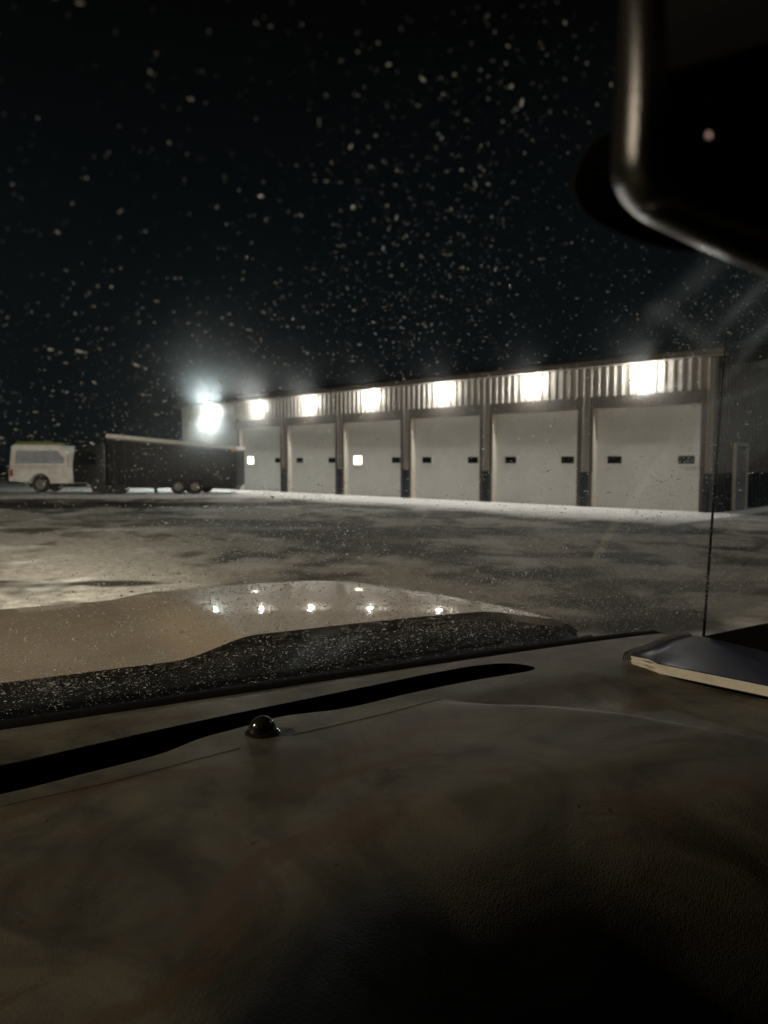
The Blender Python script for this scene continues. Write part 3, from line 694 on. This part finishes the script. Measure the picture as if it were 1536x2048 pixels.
# moulded seam: a thin raised bead
SE = [(-0.6, 0.90), (-0.327, 0.900), (-0.217, 0.906), (-0.06, 0.934), (0.029, 0.947), (0.18, 0.962), (0.312, 0.985)]
sm_ = []
for i in range(len(SE) - 1):
    for t in np.linspace(0, 1, 8, endpoint=False): sm_.append((SE[i][0] * (1 - t) + SE[i + 1][0] * t, SE[i][1] * (1 - t) + SE[i + 1][1] * t))
sb = MB()
for seg in ([q for q in sm_ if q[0] < -0.045], [q for q in sm_ if q[0] > 0.022]):
    sb.tube([(a, b, float(dash_z(a, b)) - 0.0002) for a, b in seg], 0.00085, 6)
sb.build('dash_seam', dsm, tk)
# light sensor dome
bz = float(dash_z(-0.004, 0.976))
dome = MB().lathe([(0.0245, -0.004), (0.0245, 0.001), (0.0215, 0.0035)] + [(0.0195 * math.cos(t), 0.004 + 0.0195 * math.sin(t)) for t in np.linspace(0, 1.45, 12)], (-0.004, 0.976, bz), 'z', 40)
dome.build('light_sensor', M['gloss_black'], tk, 0, 40)
# dashboard face below the roll
MB().prism([(0.42, 0.50), (0.42, 0.75), (0.62, 1.10), (1.15, 1.18), (1.2, 0.5)], -0.96, 0.96, 'x').build('dash_face', M['plastic'], tk)

# cabin shell
def slab(name, quad, th, mat):
    n = (Vector(quad[1]) - Vector(quad[0])).cross(Vector(quad[3]) - Vector(quad[0])).normalized() * th
    q = [Vector(v) for v in quad]
    b = MB().add(q + [v + n for v in q], [(0, 1, 2, 3), (7, 6, 5, 4), (0, 4, 5, 1), (1, 5, 6, 2), (2, 6, 7, 3), (3, 7, 4, 0)])
    return b.build(name, mat, tk, 0.004)
top = glass_pt(np.array([-1.16, 1.16]), np.array([HT, HT]))
tl_, tr2 = top
slab('roof', [(tl_[0] - 0.02, tl_[1] + 0.02, 1.85), (tr2[0] + 0.02, tr2[1] + 0.02, 1.85), (0.80, -1.5, 1.90), (-0.80, -1.5, 1.90)], 0.04, M['headliner'])
for s_ in (-1, 1):
    pl = MB(); pts_ = []
    q = glass_pt(np.float64(1.18), np.float64(HT))
    for t in np.linspace(0, 1, 8): pts_.append((s_ * (1.13 * (1 - t) + (q[0] + 0.035) * t), 0.74 * (1 - t) + (q[1] - 0.01) * t, 1.2 * (1 - t) + q[2] * t))
    pl.tube(pts_, [0.032] * 8, 10)
    pl.build('windshield_pillar', M['cavity'], tk, 0, 60)
    MB().prism([(-1.4, 0.6), (-1.4, 1.30), (0.5, 1.355), (0.75, 1.365), (0.92, 1.330), (1.06, 1.275), (1.12, 1.2), (1.12, 0.6)], s_ * 0.985, s_ * 1.06, 'x').build('door_card', M['cavity'], tk, 0.01)
    MB().prism([(-0.75, 1.2), (-0.55, 1.86), (-0.35, 1.86), (-0.45, 1.2)], s_ * 0.86, s_ * 0.98, 'x').build('door_pillar', M['headliner'], tk, 0.01)
MB().box(-0.95, 0.95, -1.55, -1.5, 0.6, 1.88).build('cab_back', M['headliner'], tk)
MB().box(-0.95, 0.95, -1.5, 1.1, 0.52, 0.56).build('cab_floor', M['cavity'], tk)
# antenna on the right fender
def at_depth(px, py, dep):
    u = (px - 768) / F_PX; v = (1024 - py) / F_PX
    d = Vector((u, math.cos(PITCH) + v * math.sin(PITCH), -math.sin(PITCH) + v * math.cos(PITCH))) * dep
    return w2l((d.x, d.y, d.z + EYE))
a0 = at_depth(1403, 1330, 1.68); a1 = at_depth(1425, 1030, 1.70); a2 = at_depth(1457, 600, 1.73)
an_ = empty('antenna', (0, 0, 0)); an_.parent = tk
MB().tube([a0, a1, a2], [0.0033, 0.0028, 0.0020], 8).build('mast', M['frit'], an_, 0, 60)
MB().lathe([(0.022, -0.10), (0.020, 0.0), (0.010, 0.025), (0.005, 0.04)], tuple(a0), 'z', 16).build('antenna_base', M['plastic'], an_, 0, 40)

# rear-view mirror: outline in its own tilted plane
DM = 0.235
def mp_(px, py, d): return at_depth(px, py, d)
oc = [(1242, -70), (1232, 150), (1222, 300), (1221, 345), (1232, 388), (1262, 425), (1310, 455), (1536, 556), (1900, 690), (2500, 830), (2600, 700), (2610, 100), (2560, -120), (2300, -170), (1330, -150), (1265, -120)]
oc = smooth_loop(oc, 2)
ctr = (1850, 250)
def shr(p_, k): 
    d = Vector(ctr) - Vector(p_); return Vector(p_) + d.normalized() * k
rings = [(0, 0.022), (0, 0.012), (10, 0.005), (26, 0.000), (48, -0.004), (72, -0.006), (94, -0.005), (104, 0.0005)]
vs = []; fs = []; k = len(oc)
for (ins, dd) in [(60, 0.030), (15, 0.022)] + rings:
    for q in oc:
        s2 = shr(q, ins); vs.append(mp_(s2[0], s2[1], DM + dd + (0.010 * ((q[1] - 210) / 350) ** 2 if ins < 95 and q[0] < 1300 and -120 < q[1] < 420 else 0)))
nr = 2 + len(rings)
for r_ in range(nr - 1):
    for i in range(k): fs.append((r_ * k + i, r_ * k + (i + 1) % k, (r_ + 1) * k + (i + 1) % k, (r_ + 1) * k + i))
fs.append(tuple(range(k)))
mr = empty('rearview_mirror', (0, 0, 0)); mr.parent = tk
MB().add(vs, fs).build('mirror_housing', M['rim_grey'], mr, 0, 60)
gv = [mp_(*shr(q, 98), DM + 0.0) for q in oc]
MB().add(gv + [v + Vector((0, 0.002, 0)) for v in gv], [tuple(range(k)), tuple(range(2 * k - 1, k - 1, -1))]).build('mirror_pane', M['mirror'], mr)
refl_dot = at_depth(1418, 270, DM - 0.0004)
MB().lathe([(0.0002, -0.0003), (0.0009, -0.0002), (0.0010, 0.0), (0.0009, 0.0002), (0.0002, 0.0003)], tuple(refl_dot), 'y', 12).build('painted_reflection', emis('painted_reflection_glow', (1.0, 0.62, 0.50), 0.35), mr)  # glowing dot painted on the pane as a reflected pinkish light
mt = []
for (px, py, r_) in ((1215, 405, 0.0), ): pass
mo = smooth_loop([(1140, 350), (1150, 410), (1190, 450), (1330, 505), (1460, 500), (1480, 380), (1400, 250), (1200, 250)], 2)
va = [at_depth(a, b, 0.315) for a, b in mo]; vb = [at_depth(a, b, 0.375) for a, b in mo]; k = len(mo)
MB().add(va + vb, [tuple(range(k)), tuple(range(2 * k - 1, k - 1, -1))] + [(i, k + i, k + (i + 1) % k, (i + 1) % k) for i in range(k)]).build('mirror_mount', M['cavity'], mr, 0.004)

# ------------------------------------------------------------------ notebook on the dash
u_ = Vector((0.958, 0.287)); v_ = Vector((0.287, -0.958)); A0 = Vector((0.718, 1.002))
NBW, NBL = 0.265, 0.31
def nb_pt(a, b): return A0 + u_ * a + v_ * b
nbe = empty('spiral_notebook', (0, 0, 0)); 
def l2w(x, y, z):
    c, s_ = math.cos(YAW), math.sin(YAW); return Vector((org[0] + x * c - y * s_, org[1] + x * s_ + y * c, z))
base_l = Vector((A0.x, A0.y, 1.261)); nbe.location = l2w(*base_l); nbe.rotation_euler = (0, 0, YAW)
tag(nbe, 'dark blue spiral notebook with cream pages lying on the right of the dashboard', 'notebook')
def nbs(a, b, lay):                                   # bowed sheets
    q = nb_pt(a, b) - A0
    bulge = 0.009 * math.sin(min(max(a / NBW, 0), 1) * math.pi) * math.exp(-b / 0.10) + 0.006 * math.exp(-((a - 0.01) / 0.05) ** 2) * (b < 0.05)
    zz = (float(dash_z(A0.x + q.x, A0.y + q.y)) - 1.247).__float__() * 0 + 0.001 + lay + bulge * (0.35 + lay * 30)
    return Vector((q.x, q.y, zz))
def sheet(b0, lay0, lay1, amax, bmax, na=14, nb_=16):
    vs = []
    for l_ in (lay0, lay1):
        for i in range(na + 1):
            for j in range(nb_ + 1): vs.append(nbs(0.0 + amax * i / na, b0 + (bmax - b0) * j / nb_, l_))
    n1_ = (na + 1) * (nb_ + 1); fs = []
    g_ = lambda i, j, l_: l_ * n1_ + i * (nb_ + 1) + j
    for i in range(na):
        for j in range(nb_): fs += [(g_(i, j, 1), g_(i + 1, j, 1), g_(i + 1, j + 1, 1), g_(i, j + 1, 1)), (g_(i, j, 0), g_(i, j + 1, 0), g_(i + 1, j + 1, 0), g_(i + 1, j, 0))]
    for i in range(na): fs += [(g_(i, 0, 0), g_(i + 1, 0, 0), g_(i + 1, 0, 1), g_(i, 0, 1)), (g_(i, nb_, 0), g_(i, nb_, 1), g_(i + 1, nb_, 1), g_(i + 1, nb_, 0))]
    for j in range(nb_): fs += [(g_(0, j, 0), g_(0, j, 1), g_(0, j + 1, 1), g_(0, j + 1, 0)), (g_(na, j, 0), g_(na, j + 1, 0), g_(na, j + 1, 1), g_(na, j, 1))]
    return vs, fs
cm, nt, p = newmat('notebook_cover')
nt.links.new(mixc(nt, ramp(nt, noise(nt, 30, 5), [(0.4, 0.0), (0.7, 1.0)]), (0.028, 0.032, 0.055), (0.04, 0.046, 0.075)), p.inputs['Base Color'])
p.inputs['Roughness'].default_value = 0.30; bump(nt, p, noise(nt, 700, 3), 0.5, 0.0008)
pg, nt, p = newmat('page_edges')
tcn = N(nt, 'ShaderNodeTexCoord'); wv = N(nt, 'ShaderNodeTexWave', bands_direction='Z', wave_type='BANDS'); wv.inputs['Scale'].default_value = 260; wv.inputs['Distortion'].default_value = 3.5; wv.inputs['Detail'].default_value = 3
nt.links.new(tcn.outputs['Object'], wv.inputs[0])
nt.links.new(mixc(nt, wv.outputs['Fac'], (0.86, 0.82, 0.70), (0.55, 0.50, 0.40)), p.inputs['Base Color']); p.inputs['Roughness'].default_value = 0.8
MB().add(*sheet(0.012, -0.001, 0.0006, NBW, NBL)).build('back_cover', cm, nbe)
pgm = MB(); lay = 0.0008
for q in range(7):
    pgm.add(*sheet(0.012 + random.uniform(0, .004), lay, lay + 0.0018, NBW - 0.004, NBL - 0.004)); lay += 0.0024
pgm.build('pages', pg, nbe)
MB().add(*sheet(0.008, lay + 0.0006, lay + 0.0016, NBW, NBL)).build('front_cover', cm, nbe, 0, 60)
cl = MB(); npt = []
nl = 32
for i in range(nl * 14):
    t = i / 14; a = 0.004 + (NBW - 0.008) * t / nl; th = 2 * math.pi * t
    bs = nbs(a, 0.012, 0.007)
    off = v_ * (0.0145 * math.cos(th)); npt.append(Vector((bs.x + off.x - v_.x * 0.004, bs.y + off.y - v_.y * 0.004, bs.z + 0.003 + 0.0160 * math.sin(th))))
cl.tube(npt, 0.0011, 5); cl.build('spiral_binding', M['wire'], nbe, 0, 80)

# ------------------------------------------------------------------ our headlights on the snow
for s_ in (-0.72, 0.72):
    p0 = l2w(s_, 2.86, 0.88); p1 = l2w(s_ * 1.3, 26, 0.0)
    lo = light('headlight', 'SPOT', p0, 700, (1.0, 0.86, 0.64), 0.07, p1); lo.data.spot_size = R(95); lo.data.spot_blend = 1.0
    hb = light('headlight', 'SPOT', p0, 11000, (1.0, 0.92, 0.78), 0.05, l2w(s_ * 1.2 + 2, 60, 0.2)); hb.data.spot_size = R(30); hb.data.spot_blend = 1.0
